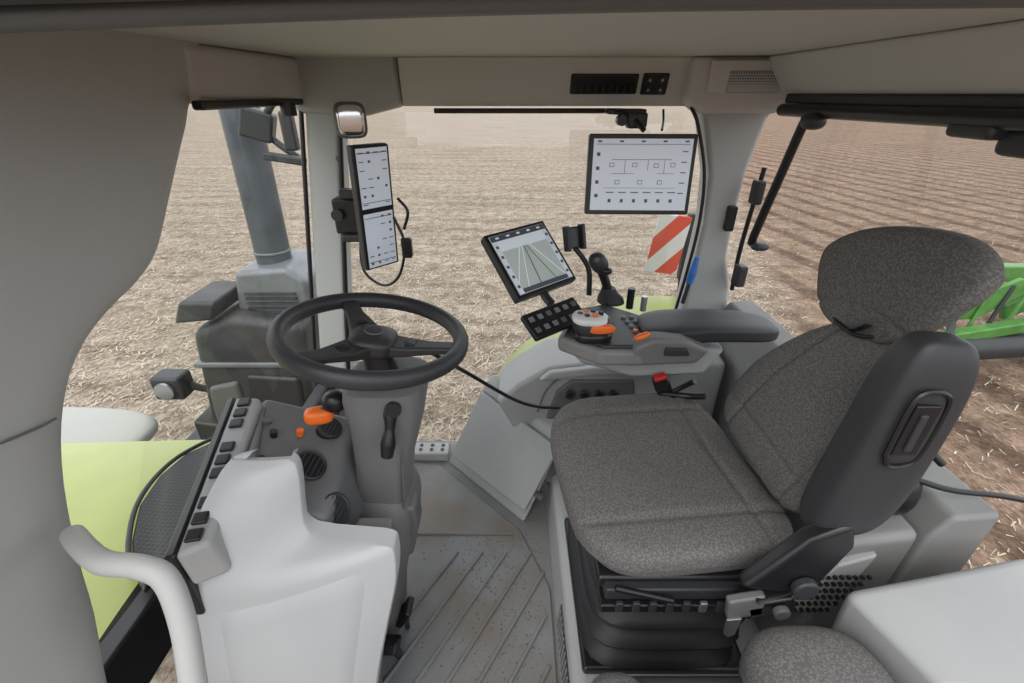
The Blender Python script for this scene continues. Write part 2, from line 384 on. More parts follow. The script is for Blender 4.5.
grid('pillar_skin',rows,M_pil,wf,ang=80)
tube('pillar_seam',[(-.7165,.578,1.050),(-.713,.55,1.056),(-.711,.50,1.070),(-.710,.40,1.10),(-.710,.25,1.15)],.002,M_mid,wf,n=6)
prism('windscreen_header',[(-.80,1.18,1.478),(-.76,1.78,1.475),(-.76,1.78,1.60),(-.80,1.18,1.60)],(.085,0,0),M_head,wf,.02)
box('firewall',(-.78,1.25,.22),(.05,.80,.45),M_dark,wf,.01)
gh=grp('grab_handle')
tube('bar',[(-.66,.47,.915),(-.60,.43,.935),(-.545,.40,.948),(-.49,.392,.950),(-.455,.383,.936),(-.432,.355,.885),(-.418,.316,.813),(-.407,.28,.73)],.0155,M_pil,gh,n=14)

# right A pillar
pr=grp('pillar_front_right')
hexa('post',[(-.86,1.60,.0),(-.74,1.60,.0),(-.74,1.70,.0),(-.86,1.70,.0)],[(-.69,1.72,1.50),(-.57,1.72,1.50),(-.57,1.82,1.50),(-.69,1.82,1.50)],M_pil,pr,.02)
tube('rubber_seal',[(-.57,1.705,1.47),(-.725,1.60,.1)],.009,M_black,pr,smooth=False)
tube('rubber_seal_outer',[(-.70,1.715,1.47),(-.868,1.61,.1)],.008,M_black,pr,smooth=False)
box('hinge_bracket',(-.575,1.65,1.12),(.09,.08,.12),M_black,pr,.008)
box('hinge_bracket_small',(-.55,1.61,1.20),(.06,.05,.03),M_dark,pr,.006)
box('hinge_bracket_low',(-.56,1.61,1.05),(.07,.05,.025),M_dark,pr,.006)
cyl('bracket_knob',(-.60,1.61,1.13),(-.60,1.59,1.13),.02,M_dark,pr)
cyl('pillar_screw',(-.60,1.705,1.30),(-.60,1.70,1.30),.010,M_mid,pr)
prism('corner_cap',[(-.72,1.70,1.44),(-.50,1.70,1.43),(-.37,1.72,1.46),(-.37,1.72,1.62),(-.72,1.70,1.62)],(0,.12,0),M_pil,pr,.02)

# right rear pillar
p2=grp('pillar_rear_right')
Lp=[(.598,1.478),(.635,1.43),(.69,1.25),(.705,1.08),(.70,.95),(.69,.80),(.68,.62)]
Rp=[(.90,1.478),(.85,1.43),(.82,1.25),(.815,1.08),(.82,.95),(.86,.83),(.88,.62)]
out=[(x,1.69,z) for x,z in Lp]+[(x,1.69,z) for x,z in Rp[::-1]]
prism('post',out,(0,.11,0),M_pil,p2,.02)
prism('post_cap',[(.56,1.66,1.48),(.62,1.66,1.44),(.86,1.66,1.44),(.92,1.66,1.48),(.92,1.66,1.60),(.56,1.66,1.60)],(0,.12,0),M_head,p2,.015)
tube('door_seal',[(.59,1.70,1.46),(.625,1.70,1.40),(.675,1.70,1.25),(.69,1.70,1.08),(.68,1.70,.9),(.66,1.70,.7)],.006,M_black,p2)
box('pillar_catch',(.79,1.675,1.10),(.03,.03,.09),M_black,p2,.006)

# ceiling
prism('ceiling',[(-.82,.34,1.60),(1.0,.34,1.60),(1.0,1.85,1.60),(-.82,1.85,1.60)],(0,0,.06),M_head,None,.0)
hd=grp('ceiling_console')
hexa('console_slope',[(-.37,1.745,1.46),(.59,1.745,1.46),(.59,1.82,1.46),(-.37,1.82,1.46)],[(-.36,1.69,1.60),(.575,1.69,1.60),(.575,1.82,1.60),(-.36,1.82,1.60)],M_head,hd,.006)
sl=V((0,-.055,.14)).normalized()
frame_box('air_slot',(.30,1.718,1.525),(1,0,0),sl,(.22,.062),.012,M_black,hd,.008,off=.0)
for i in range(9):frame_box('slot_fin_%d'%i,(.205+i*.023,1.716,1.512),(1,0,0),sl,(.004,.022),.018,M_dark,hd,.0)
frame_box('outlet_plate',(.465,1.718,1.525),(1,0,0),sl,(.085,.066),.010,M_black,hd,.006)
for dx in(-.02,.02):
    for dz in(-.015,.015):
        n=V((1,0,0)).cross(sl);c=V((.465+dx,1.718,1.525))+sl*dz
        cyl('socket',c+n*.004,c+n*.009,.010,M_dark,hd,n=16);cyl('socket_pin',c+n*.009,c+n*.011,.004,M_steel,hd,n=10)
sp=grp('ceiling_speaker')
frame_box('bezel',(.73,1.655,1.545),(1,0,0),(0,-.1,1),(.235,.09),.02,M_head,sp,.006)
M_grill=mat('speaker_grille',(.45,.43,.40),.7)
nt=M_grill.node_tree;b=nt.nodes['Principled BSDF'];tc=nt.nodes.new('ShaderNodeTexCoord');vo=nt.nodes.new('ShaderNodeTexVoronoi');vo.inputs['Scale'].default_value=130;vo.inputs['Randomness'].default_value=0
nt.links.new(tc.outputs['Object'],vo.inputs['Vector']);rr=nt.nodes.new('ShaderNodeValToRGB');rr.color_ramp.elements[0].position=.3;rr.color_ramp.elements[0].color=(.10,.10,.10,1);rr.color_ramp.elements[1].position=.42;rr.color_ramp.elements[1].color=(.42,.41,.39,1)
nt.links.new(vo.outputs['Distance'],rr.inputs['Fac']);nt.links.new(rr.outputs['Color'],b.inputs['Base Color'])
frame_box('grille',(.755,1.652,1.530),(1,0,0),(0,-.1,1),(.165,.06),.024,M_grill,sp,.004)
dr=grp('door_roof_frame')
tube('gasket',[(-1.0,.47,1.540),(-.5,.455,1.552),(0,.45,1.566),(.5,.455,1.572),(1.05,.46,1.574)],.014,M_mid,dr,n=12,flat=.8)
tube('outer_rail',[(-1.0,.43,1.565),(0,.41,1.585),(1.05,.41,1.59)],.022,M_dark,dr)
box('windscreen_header_trim',(-.70,1.45,1.475),(.03,.6,.02),M_black,wf,.006)
cyl('sensor_round',(-.66,1.52,1.475),(-.66,1.52,1.44),.022,M_black,wf)
tube('header_rail',[(-.26,1.72,1.447),(.37,1.72,1.447)],.008,M_black,hd,smooth=False)

pane('window_1',[(-.78,1.72,.08),(.64,1.76,.08),(.60,1.78,1.44),(-.60,1.78,1.44)],M_glass)
pane('window_2',[(-.80,.60,.6),(-.82,1.60,.6),(-.76,1.70,1.46),(-.77,1.2,1.46)],M_glass)
pane('window_3',[(.93,.66,.84),(.93,1.62,.84),(.90,1.62,1.44),(.90,.66,1.44)],M_glass)

# rear wall
wr=grp('wall_rear')
prism('parapet',[(.83,.62,.0),(.83,.62,.72),(.86,.62,.775),(.95,.62,.785),(.95,.62,0)],(0,1.06,0),M_grey,wr,.012)
prism('rear_header',[(.78,.30,1.60),(.80,.30,1.56),(.85,.30,1.50),(.97,.30,1.48),(.97,.30,1.60)],(0,1.36,0),M_head,wr,.012)
tube('window_top_bar',[(.85,1.62,1.453),(.85,.9,1.460),(.85,.30,1.472)],.018,M_black,wr,smooth=False)
box('window_top_trim',(.87,.98,1.484),(.03,1.3,.026),M_dark,wr,.006)
wg=grp('rear_window_frame')
tube('side_bar',[(.85,1.44,1.452),(.85,1.475,1.435),(.85,1.54,1.24),(.85,1.60,1.05),(.86,1.61,1.03)],.014,M_black,wg,k=6)
ell('pivot_top',(.84,1.42,1.43),(.03,.035,.022),M_dark,wg)
ell('pivot_bottom',(.87,1.58,1.025),(.03,.025,.015),M_dark,wg)
tube('wiper_arm',[(.85,1.64,1.28),(.845,1.66,1.0),(.85,1.66,.83)],.008,M_black,wg)
box('latch',(.84,1.63,1.20),(.030,.05,.08),M_dark,wg,.008)
box('latch_low',(.85,1.63,.90),(.035,.05,.08),M_dark,wg,.008)
box('wiper_motor',(.86,.93,1.440),(.05,.10,.03),M_dark,wg,.012)
box('lamp_rear',(.89,.86,1.425),(.05,.08,.05),M_dark,wg,.015)

# ---------------- dashboard ----------------
da=grp('dashboard')
rail=[((-.528,.655,.893),(-.425,.662,.889)),((-.540,.635,.882),(-.410,.655,.876)),((-.556,.60,.852),(-.407,.645,.84)),((-.570,.56,.815),(-.409,.632,.79)),((-.583,.536,.768),(-.403,.618,.755)),((-.590,.522,.73),(-.378,.607,.732)),((-.596,.513,.70),(-.300,.602,.726)),((-.60,.508,.675),(-.242,.600,.718)),((-.605,.503,.643),(-.232,.598,.69)),((-.608,.492,.59),(-.238,.59,.62)),((-.612,.478,.50),(-.262,.573,.52)),((-.620,.466,.35),(-.300,.555,.36)),((-.630,.458,.18),(-.335,.545,.18)),((-.64,.455,.013),(-.36,.54,.013))]
LL=smoothpts([a for a,b in rail],3);RR=smoothpts([b for a,b in rail],3)
rows=[]
for i,(l,r) in enumerate(zip(LL,RR)):
    dd=.022+.020*max(0,min(1,(i-11)/4))
    row=[l+V((.03,.022+.078*max(0,min(1,(i-9)/6)),0)),l+V((0,.010,0))]
    for j in range(15):
        f=j/14;p=l.lerp(r,f);p.y-=.022*math.sin(math.pi*f)**.8*min(1,(i+1)/6);row.append(p)
    row+=[r+V((.002,.012,-.001)),r+V((.0,dd,0))]
    rows.append(row)
top=[p+V((0,.020,-.010)) for p in rows[0]]
grid('shell',[top]+rows,M_shell,da,.006,seg=3)
def shp(f,g_,o=.006):
    i=g_*(len(LL)-1);k=int(min(i,len(LL)-2));l=LL[k].lerp(LL[k+1],i-k);r=RR[k].lerp(RR[k+1],i-k);p=l.lerp(r,f);p.y-=.022*math.sin(math.pi*f)**.8+o;return p
rows=[]
for i in range(13):
    g2=.60+.40*i/12;rows.append([shp(.16+.70*j/12-.0*i,g2,-.002 if j in(0,12) or i==0 else .006) for j in range(13)])
grid('shell_facet',rows,M_shell,da,0,ang=60)
p=shp(.17,.80,.0);box('shell_slot',p,(.010,.02,.05),M_dark,da,.003)
prism('body_core',[(-.62,.66,0.013),(-.40,.66,0.013),(-.40,.70,.55),(-.42,.70,.68),(-.57,.70,.76),(-.62,.66,.76)],(0,.24,0),M_mid,da,.02)
prism('lower_step',[(-.39,.625,.013),(-.36,.625,.30),(-.34,.63,.68),(-.26,.63,.68),(-.27,.625,.55),(-.34,.61,.2),(-.37,.61,.013)],(0,.08,0),M_col,da,.01)
hexa('vent_panel',[(-.55,.655,.66),(-.355,.655,.60),(-.355,.93,.62),(-.60,.93,.66)],[(-.53,.64,.84),(-.380,.650,.728),(-.390,.93,.785),(-.60,.91,.862)],M_col,da,.018)
hexa('switch_strip',[(-.555,.50,.74),(-.505,.53,.74),(-.575,.89,.78),(-.64,.89,.78)],[(-.562,.50,.822),(-.518,.53,.822),(-.590,.885,.875),(-.645,.88,.878)],M_light,da,.010)
hexa('strip_black',[(-.605,.50,.66),(-.560,.50,.66),(-.64,.89,.74),(-.68,.89,.74)],[(-.582,.50,.818),(-.560,.50,.824),(-.643,.88,.882),(-.662,.88,.876)],M_black,da,.006)
for i in range(11):
    f=i/10
    if i in(3,7): continue
    f=.09+f*.86
    c=V((-.541-.077*f,.505+.375*f,.8245+.054*f))
    box('switch_%d'%i,c,(.026,.024,.008),M_black,da,.003,rot=(.14,0,.2))
def vent(name,c,r,n,parent):
    n=V(n).normalized();c=V(c);g_=parent
    torus(name+'_ring',c,r,r*.14,M_dark,g_,axis=n,n=32,k=8)
    cyl(name+'_disc',c-n*.02,c+n*.002,r*.95,M_black,g_)
    u=n.cross(V((0,1,0))).normalized();w=n.cross(u)
    for k in range(-2,3):
        hw=math.sqrt(max(.01,1-(k/2.6)**2))*r*.85
        tube(name+'_slat%d'%(k+2),[c+n*.003+u*k*r*.33-w*hw,c+n*.003+u*k*r*.33+w*hw],r*.06,M_dark,g_,smooth=False,n=6)
vent('vent_a',(-.430,.860,.805),.027,(.6,-.12,.8),da)
vent('vent_b',(-.440,.755,.785),.032,(.62,-.15,.77),da)
vent('vent_c',(-.378,.695,.715),.033,(.80,-.22,.55),da)
for (x,y,z,m) in [(-.53,.80,.838,M_black),(-.485,.825,.820,M_orange),(-.52,.72,.834,M_black)]:
    cyl('button',(x,y,z-.01),(x+.003,y,z+.005),.008,m,da,n=16)
cyl('cup_dimple',(-.555,.83,.845),(-.552,.83,.852),.010,M_mid,da)
tube('panel_line',[(-.575,.87,.853),(-.515,.68,.830)],.002,M_dark,da,smooth=False,n=6)

# ---------------- steering column and wheel ----------------
co=grp('steering_column')
def ring_loft(name,secs,m,parent,n=28,e=3.5):
    bm=bmesh.new();R=[]
    for (x,y,z,hx,hy) in secs:
        r=[]
        for j in range(n):
            a=2*math.pi*j/n;c,s=math.cos(a),math.sin(a);k=(abs(c)**e+abs(s)**e)**(-1/e)
            r.append(bm.verts.new((x+hx*c*k,y+hy*s*k,z)))
        R.append(r)
    for i in range(len(R)-1):
        for j in range(n):bm.faces.new((R[i][j],R[i][(j+1)%n],R[i+1][(j+1)%n],R[i+1][j]))
    bm.faces.new(R[0][::-1]);bm.faces.new(R[-1]);return finish(bm,name,m,parent,0,ang=40)
ring_loft('shroud',[(-.345,.87,.50,.072,.075),(-.328,.865,.60,.068,.075),(-.308,.86,.72,.066,.070),(-.285,.855,.84,.078,.08),(-.276,.85,.93,.088,.090),(-.274,.85,.955,.086,.085),(-.273,.85,.965,.07,.07)],M_col,co)
ring_loft('boot',[(-.44,.90,.013,.09,.10),(-.42,.89,.18,.09,.11),(-.395,.88,.32,.095,.11),(-.362,.87,.46,.105,.11),(-.345,.87,.56,.10,.105),(-.34,.87,.60,.088,.095),(-.338,.87,.63,.074,.08)],M_col,co)
ring_loft('neck',[(-.28,.85,.96,.035,.035),(-.29,.85,1.03,.03,.03)],M_black,co,e=2)
tube('column_ridge',[(-.235,.785,.93),(-.252,.79,.72),(-.265,.80,.60)],.003,M_mid,co,n=6)
prism('side_module',[(-.262,.80,.42),(-.235,.80,.54),(-.24,.80,.60),(-.28,.80,.60),(-.30,.80,.42)],(0,.06,0),M_mid,co,.012)
tube('shuttle_lever',[(-.35,.82,.90),(-.39,.81,.90),(-.42,.80,.89)],.010,M_dark,co)
ell('lever_knob',(-.385,.815,.912),(.026,.024,.024),M_black,co)
ell('lever_orange',(-.418,.80,.886),(.030,.019,.018),M_orange,co,e=3,rot=(0,.2,.5))
tube('stalk',[(-.255,.77,.94),(-.25,.755,.91),(-.255,.74,.87),(-.262,.735,.83)],.011,M_black,co,radii=[.007,.014,.010,.016,.013])
cyl('ignition',(-.245,.775,.93),(-.240,.750,.935),.016,M_black,co,n=20)

sw=bpy.data.objects.new('steering_wheel',None);bpy.context.collection.objects.link(sw)
torus('rim',(0,0,0),.184,.0170,M_leather,sw,n=96,k=18,flat=1.1)
for i,a in enumerate([124,-5,236]):
    a=math.radians(a);d=V((math.cos(a),math.sin(a),0));s=V((-d.y,d.x,0))
    bm=bmesh.new();R=[]
    for (t,w,z,h) in [(.03,.034,-.022,.014),(.07,.030,-.018,.011),(.12,.020,-.010,.009),(.16,.019,-.002,.008),(.184,.022,0,.008)]:
        R.append([bm.verts.new(d*t+s*w+V((0,0,z+h))),bm.verts.new(d*t-s*w+V((0,0,z+h))),bm.verts.new(d*t-s*w+V((0,0,z-h))),bm.verts.new(d*t+s*w+V((0,0,z-h)))])
    for k in range(len(R)-1):
        for j in range(4):bm.faces.new((R[k][j],R[k][(j+1)%4],R[k+1][(j+1)%4],R[k+1][j]))
    bm.faces.new(R[0]);bm.faces.new(R[-1]);finish(bm,'spoke_%d'%i,M_dark,sw,.006)
ell('hub',(0,0,-.018),(.050,.050,.026),M_dark,sw,e=3,n=14)
cyl('badge',(0,0,.006),(0,0,.010),.017,M_black,sw)
torus('badge_ring',(0,0,.008),.018,.002,M_mid,sw,n=32,k=6)
for a in (124,-5,236):
    a=math.radians(a);box('spoke_button',(.080*math.cos(a),.080*math.sin(a),-.006),(.022,.022,.008),M_black,sw,.003,rot=(0,0,a))
sw.location=(-.292,.862,1.052);sw.rotation_euler=(math.radians(-2),math.radians(9),0)

# pedals
pe=grp('pedal')
hexa('pad',[(-.42,.72,.10),(-.33,.72,.10),(-.33,.76,.06),(-.42,.76,.06)],[(-.425,.74,.125),(-.325,.74,.125),(-.325,.79,.085),(-.425,.79,.085)],M_black,pe,.006)
tube('pedal_arm',[(-.345,.75,.09),(-.34,.76,.05),(-.34,.77,.013)],.012,M_dark,pe)
pe2=grp('pedal')
box('pad',(-.325,.84,.11),(.02,.06,.08),M_black,pe2,.006,rot=(0,.5,0))
tube('arm',[(-.325,.84,.08),(-.33,.85,.04),(-.33,.85,.013)],.008,M_dark,pe2)

# ---------------- right side console with storage compartment ----------------
st=grp('side_console')
hexa('storage_body',[(-.30,1.604,.0),(.045,1.256,.0),(.12,1.44,.0),(-.12,1.70,.0)],[(-.115,1.66,.41),(.20,1.36,.345),(.22,1.44,.37),(-.08,1.70,.43)],M_light,st,.014)
prism('storage_lid',[(-.262,1.575,.075),(.055,1.262,.075),(.185,1.345,.315),(-.125,1.635,.375)],(-.010,-.012,.004),M_light,st,.006)
frame_box('lid_latch',(.10,1.285,.13),(.67,-.74,0),(.1,.1,1),(.05,.02),.02,M_mid,st,.004)
rc=st
prism('console_wall',[(-.06,1.46,.44),(.02,1.46,.52),(.14,1.46,.60),(.30,1.46,.62),(.80,1.46,.62),(.80,1.46,0),(.15,1.46,0)],(0,.24,0),M_light,rc,.02)
prism('console_fascia',[(.13,1.45,.36),(.17,1.45,.50),(.22,1.45,.55),(.46,1.45,.55),(.50,1.45,.36)],(0,.03,0),M_mid,rc,.012)
for i in range(4):
    cyl('socket_%d'%i,(.22+i*.055,1.455,.49),(.22+i*.055,1.43,.495),.016,M_black,rc,n=20)
    torus('socket_ring_%d'%i,(.22+i*.055,1.43,.495),.016,.004,M_dark,rc,axis=(0,1,0),n=20,k=6)
tube('console_recess_line',[(.10,1.455,.40),(.13,1.452,.50),(.19,1.45,.565),(.30,1.45,.58)],.004,M_mid,rc,n=8)
prism('console_lower',[(.24,1.38,.19),(.24,1.38,.40),(.60,1.38,.40),(.60,1.38,.19)],(0,.08,0),M_mid,rc,.015)
prism('console_rim',[(.10,1.45,.565),(.14,1.45,.600),(.30,1.45,.622),(.62,1.45,.622),(.62,1.45,.59),(.30,1.45,.59),(.16,1.45,.57)],(0,-.03,0),M_light,rc,.008)

# ---------------- armrest console ----------------
ar=grp('armrest_console')
prism('support',[(.17,1.17,.84),(.20,1.17,.79),(.36,1.17,.74),(.58,1.17,.75),(.63,1.17,.84),(.40,1.17,.87)],(0,.10,0),M_light,ar,.018)
prism('front_body',[(.13,1.17,.885),(.24,1.08,.885),(.36,1.08,.885),(.42,1.12,.885),(.42,1.30,.885),(.30,1.40,.885),(.20,1.36,.885)],(0,0,-.05),M_grey,ar,.015)
prism('top_black',[(.15,1.17,.895),(.25,1.095,.895),(.35,1.095,.895),(.40,1.13,.895),(.40,1.29,.895),(.30,1.38,.895),(.21,1.34,.895)],(0,0,-.012),M_dark,ar,.006)
def padfn(x,y,z):
    f=(x+1)/2
    return (.37+.39*f, 1.195+y*(.085-.02*f), .908+z*.026-.012*x*x)
warp('pad',16,padfn,M_dark,ar,4.5)
prism('near_module',[(.31,1.085,.83),(.33,1.075,.90),(.38,1.075,.925),(.46,1.075,.92),(.54,1.08,.885),(.51,1.085,.84)],(0,.06,0),M_col,ar,.015)
ell('near_orange',(.345,1.080,.932),(.022,.010,.008),M_orange,ar,rot=(0,-.4,0))
prism('near_window',[(.41,1.070,.875),(.41,1.070,.90),(.47,1.070,.897),(.48,1.070,.875)],(0,.01,0),M_dark,ar,.004)
for i in range(5):
    for j in range(2):
        cyl('btn_%d_%d'%(i,j),(.36-.005*i+j*.025,1.15+i*.03,.894),(.36-.005*i+j*.025,1.15+i*.03,.901),.007,M_orange if (i,j)==(1,0) else M_grey,ar,n=14)
ell('grip_base',(.225,1.15,.905),(.055,.045,.02),M_black,ar,e=3)
ell('grip_body',(.225,1.145,.935),(.058,.042,.032),M_dark,ar,e=2.6,rot=(.1,.15,.2))
warp('grip_top',12,lambda x,y,z:(.215+x*.050+.012*y,1.135+y*.036,.958+z*.014-.010*x*abs(x)),M_white,ar,2.8)
ell('grip_orange',(.235,1.110,.938),(.045,.010,.014),M_orange,ar,e=2.6)
for i,(dx,dy,m) in enumerate([(-.03,.0,M_black),(-.012,.016,M_orange),(.008,.016,M_black),(.028,.006,M_black),(-.012,-.012,M_black),(.010,-.012,M_orange)]):
    cyl('grip_btn_%d'%i,(.215+dx,1.135+dy,.966),(.215+dx,1.135+dy,.976),.0075,m,ar,n=16)
# keypad belongs to the armrest console
kc=V((.125,1.21,.922));ku=V((.80,.60,.04)).normalized();kv=V((-.45,.60,.5))
frame_box('keypad_body',kc,ku,kv,(.20,.085),.02,M_black,ar,.006)
for i in range(6):
    for j in range(2):
        frame_box('key_%d_%d'%(i,j),kc,ku,kv,(.017,.017),.004,M_grey if (i+j)%3 else M_mid,ar,.002,off=.0115,du=-.08+i*.032,dv=-.018+j*.036)
js=grp('joystick')
ring_loft('gaiter',[(.33,1.42,.886,.045,.045),(.328,1.42,.90,.042,.042),(.322,1.42,.915,.03,.03),(.318,1.42,.935,.022,.022)],M_rub,js,e=2.2)
tube('stick',[(.32,1.42,.92),(.30,1.415,.97),(.285,1.41,1.00)],.015,M_black,js)
ell('head',(.275,1.405,1.025),(.028,.024,.036),M_dark,js,rot=(0,-.6,0))
ell('head_wing',(.30,1.40,1.00),(.02,.018,.012),M_black,js)
cyl('head_button',(.268,1.385,1.04),(.262,1.372,1.045),.007,M_mid,js,n=16)
cyl('post_knob',(.39,1.40,.87),(.39,1.40,.94),.012,M_black,js)
cyl('post_knob_silver',(.43,1.38,.87),(.43,1.38,.92),.010,M_steel,js)
ph=grp('phone_holder')
frame_box('cradle',(.195,1.46,1.09),(.85,.5,0),(-.15,.2,1),(.055,.07),.018,M_black,ph,.006)
for s_ in(-1,1):frame_box('claw_%d'%s_,(.195,1.46,1.09),(.85,.5,0),(-.15,.2,1),(.012,.08),.03,M_dark,ph,.004,off=.01,du=.03*s_)
tube('stem',[(.20,1.47,1.06),(.235,1.46,1.02),(.255,1.45,.98),(.26,1.44,.90)],.009,M_black,ph)

# ---------------- monitors ----------------
def monitor(name,c,u,v,size,rows,scrm,seed,bezel=.012,twin=False):
    g_=grp(name);rnd=random.Random(seed)
    frame_box('housing',c,u,v,size,.03,M_dark,g_,.006,off=-.006)
    frame_box('bezel',c,u,v,(size[0]-.004,size[1]-.004),.004,M_black,g_,.002,off=.010)
    parts=[(0,size[1]-2*bezel)] if not twin else [(size[1]*.25,size[1]*.5-1.6*bezel),(-size[1]*.25,size[1]*.5-1.6*bezel)]
    for k,(dv,h) in enumerate(parts):
        w=size[0]-2*bezel
        frame_box('screen_%d'%k,c,u,v,(w,h),.002,scrm,g_,0,off=.0125,dv=dv)
        if not rows: continue
        frame_box('menu_bar',c,u,v,(w*.96,h*.012),.001,M_ink,g_,0,off=.0140,dv=dv+h*.42)
        frame_box('menu_bar',c,u,v,(w*.96,h*.010),.001,M_ink,g_,0,off=.0140,dv=dv-h*.40)
        for i in range(rows):
            nc=max(3,int(rows*w/h))
            for j in range(nc):
                q=rnd.random();du=-w/2+w*(j+.5)/nc;dd=dv-h/2+h*(i+.5)/rows
                if q<.40: frame_box('icon',c,u,v,(w/nc*.6,h/rows*.10),.001,M_ink,g_,0,off=.0140,du=du,dv=dd)
                elif q<.60:
                    frame_box('icon',c,u,v,(w/nc*.3,h/rows*.28),.001,M_mid,g_,0,off=.0140,du=du,dv=dd)
    return g_
m1=monitor('display_monitor',(-.438,1.50,1.172),(.66,.75,0),(.05,-.02,1),(.128,.385),7,M_scr,1,.010,True)
C2=(.395,1.50,1.275);U2=(1,-.03,0);W2=(0,.12,1)
m2=monitor('display_monitor',C2,U2,W2,(.325,.235),0,M_scr,2,.014)
def ln(g_,C,U,W,x0,y0,x1,y1,t,m,off=.0138):
    d=V((x1-x0,y1-y0)).normalized();nx,ny=-d.y*t/2,d.x*t/2
    frame_poly('line',C,U,W,[(x0+nx,y0+ny),(x1+nx,y1+ny),(x1-nx,y1-ny),(x0-nx,y0-ny)],off,m,g_)
ln(m2,C2,U2,W2,-.14,.088,.14,.088,.0015,M_mid)
for i in range(9):
    x=-.13+i*.0325
    if i%2==0: frame_box('status_icon',C2,U2,W2,(.012,.005),.001,M_ink,m2,0,off=.014,du=x,dv=.096)
for i in range(4): frame_box('menu_icon',C2,U2,W2,(.010,.010),.001,M_mid,m2,0,off=.014,du=-.132,dv=.060-i*.040)
for i in range(5): frame_box('side_label',C2,U2,W2,(.016,.003),.001,M_ink,m2,0,off=.014,du=.128,dv=.068-i*.030)
ln(m2,C2,U2,W2,-.09,.045,.09,.045,.0015,M_ink);ln(m2,C2,U2,W2,-.05,.045,-.05,.005,.0012,M_ink);ln(m2,C2,U2,W2,.02,.045,.02,.015,.0012,M_ink);ln(m2,C2,U2,W2,.07,.045,.07,.005,.0012,M_ink)
ln(m2,C2,U2,W2,-.09,.005,-.02,.005,.0012,M_mid);ln(m2,C2,U2,W2,.05,.005,.10,.005,.0012,M_mid)
for (x,y) in [(-.09,.03),(-.02,.03),(.045,.028),(.095,.03),(-.07,-.02),(0,-.02),(.06,-.02)]:
    frame_box('gauge',C2,U2,W2,(.014,.012),.001,M_mid,m2,0,off=.014,du=x,dv=y);frame_box('gauge_in',C2,U2,W2,(.011,.009),.001,M_scr,m2,0,off=.0146,du=x,dv=y)
for i in range(6):frame_box('value_bar',C2,U2,W2,(.024,.003),.001,M_ink,m2,0,off=.014,du=-.09+i*.038,dv=-.05);frame_box('value_icon',C2,U2,W2,(.009,.010),.001,M_mid,m2,0,off=.014,du=-.09+i*.038,dv=-.075)
ln(m2,C2,U2,W2,-.11,-.037,.11,-.037,.001,M_mid)
C3=(.055,1.365,1.048);U3=(.79,.61,.05);W3=(-.32,.645,.68)
m3=monitor('display_monitor',C3,U3,W3,(.235,.225),0,M_scr2,3,.012)
tube('arm',[(.12,1.30,.93),(.10,1.33,.95),(.08,1.37,1.00)],.014,M_dark,m3)
frame_poly('sky',C3,U3,W3,[(-.104,.045),(.104,.045),(.104,.080),(-.104,.080)],.0137,M_sky,m3)
frame_poly('title_bar',C3,U3,W3,[(-.104,.080),(.104,.080),(.104,.099),(-.104,.099)],.0137,M_ink,m3)
for i in range(5): frame_box('title_icon',C3,U3,W3,(.012,.006),.001,M_sky,m3,0,off=.0145,du=-.08+i*.04,dv=.09)
for (x0,x1,m,t) in [(-.10,-.022,M_line,.002),(-.062,-.012,M_line,.002),(.045,.004,M_fgreen,.003),(.085,.018,M_line,.002),(-.015,-.004,M_ink,.0025)]:
    ln(m3,C3,U3,W3,x0,-.085,x1,.045,t,m,.0142)
frame_poly('side_bar_left',C3,U3,W3,[(-.104,-.099),(-.088,-.099),(-.088,.078),(-.104,.078)],.0148,M_scr,m3)
frame_poly('side_bar_right',C3,U3,W3,[(.088,-.099),(.104,-.099),(.104,.078),(.088,.078)],.0148,M_scr,m3)
frame_poly('bottom_bar',C3,U3,W3,[(-.088,-.099),(.088,-.099),(.088,-.085),(-.088,-.085)],.0148,M_ink,m3)
for i in range(5):
    for sx_ in(-.096,.096):frame_box('side_icon',C3,U3,W3,(.009,.009),.001,M_mid,m3,0,off=.0158,du=sx_,dv=.06-i*.034)
tube('mount_arm',[(.30,1.62,1.45),(.36,1.58,1.44),(.40,1.53,1.40)],.008,M_black,hd)
box('mount_plate',(.36,1.64,1.448),(.12,.08,.015),M_black,hd,.004)
box('mount_clamp',(.385,1.58,1.425),(.06,.05,.045),M_dark,hd,.008)
cyl('mount_knob',(.34,1.60,1.425),(.34,1.57,1.425),.016,M_black,hd)
tube('mount_cable',[(.50,1.70,1.45),(.49,1.65,1.42),(.46,1.55,1.40)],.004,M_black,hd,n=8)
tube('cable_a',[(-.46,1.56,1.13),(-.53,1.60,1.05),(-.54,1.60,.93),(-.47,1.58,.88),(-.40,1.55,.93),(-.365,1.53,1.05),(-.39,1.53,1.14)],.005,M_black,m1,n=8)
tube('cable_b',[(-.36,1.53,1.10),(-.34,1.52,1.16),(-.37,1.53,1.2)],.005,M_black,m1,n=8)
box('cable_plug',(-.355,1.52,1.04),(.035,.03,.07),M_black,m1,.008)
cb2=grp('cable')
tube('wire',[(-.19,.93,.97),(-.12,1.1,.80),(.0,1.18,.66),(.08,1.22,.60),(.16,1.28,.55)],.006,M_black,cb2,n=8)
mi=grp('rearview_mirror')
ell('mirror_head',(-.50,1.58,1.425),(.048,.02,.052),M_mid,mi,e=4,rot=(0,0,.4))
ell('mirror_glass',(-.495,1.565,1.425),(.040,.012,.044),mat('mirror_silver',(.7,.7,.7),.12,metal=1),mi,e=4,rot=(0,0,.4))
br=grp('hand_brush')
tube('bristles',[(.665,1.60,.98),(.66,1.60,.92),(.655,1.60,.88)],.014,M_blue,br,radii=[.008,.015,.012])
tube('grip',[(.655,1.60,.88),(.645,1.60,.80)],.008,M_dark,br,smooth=False)

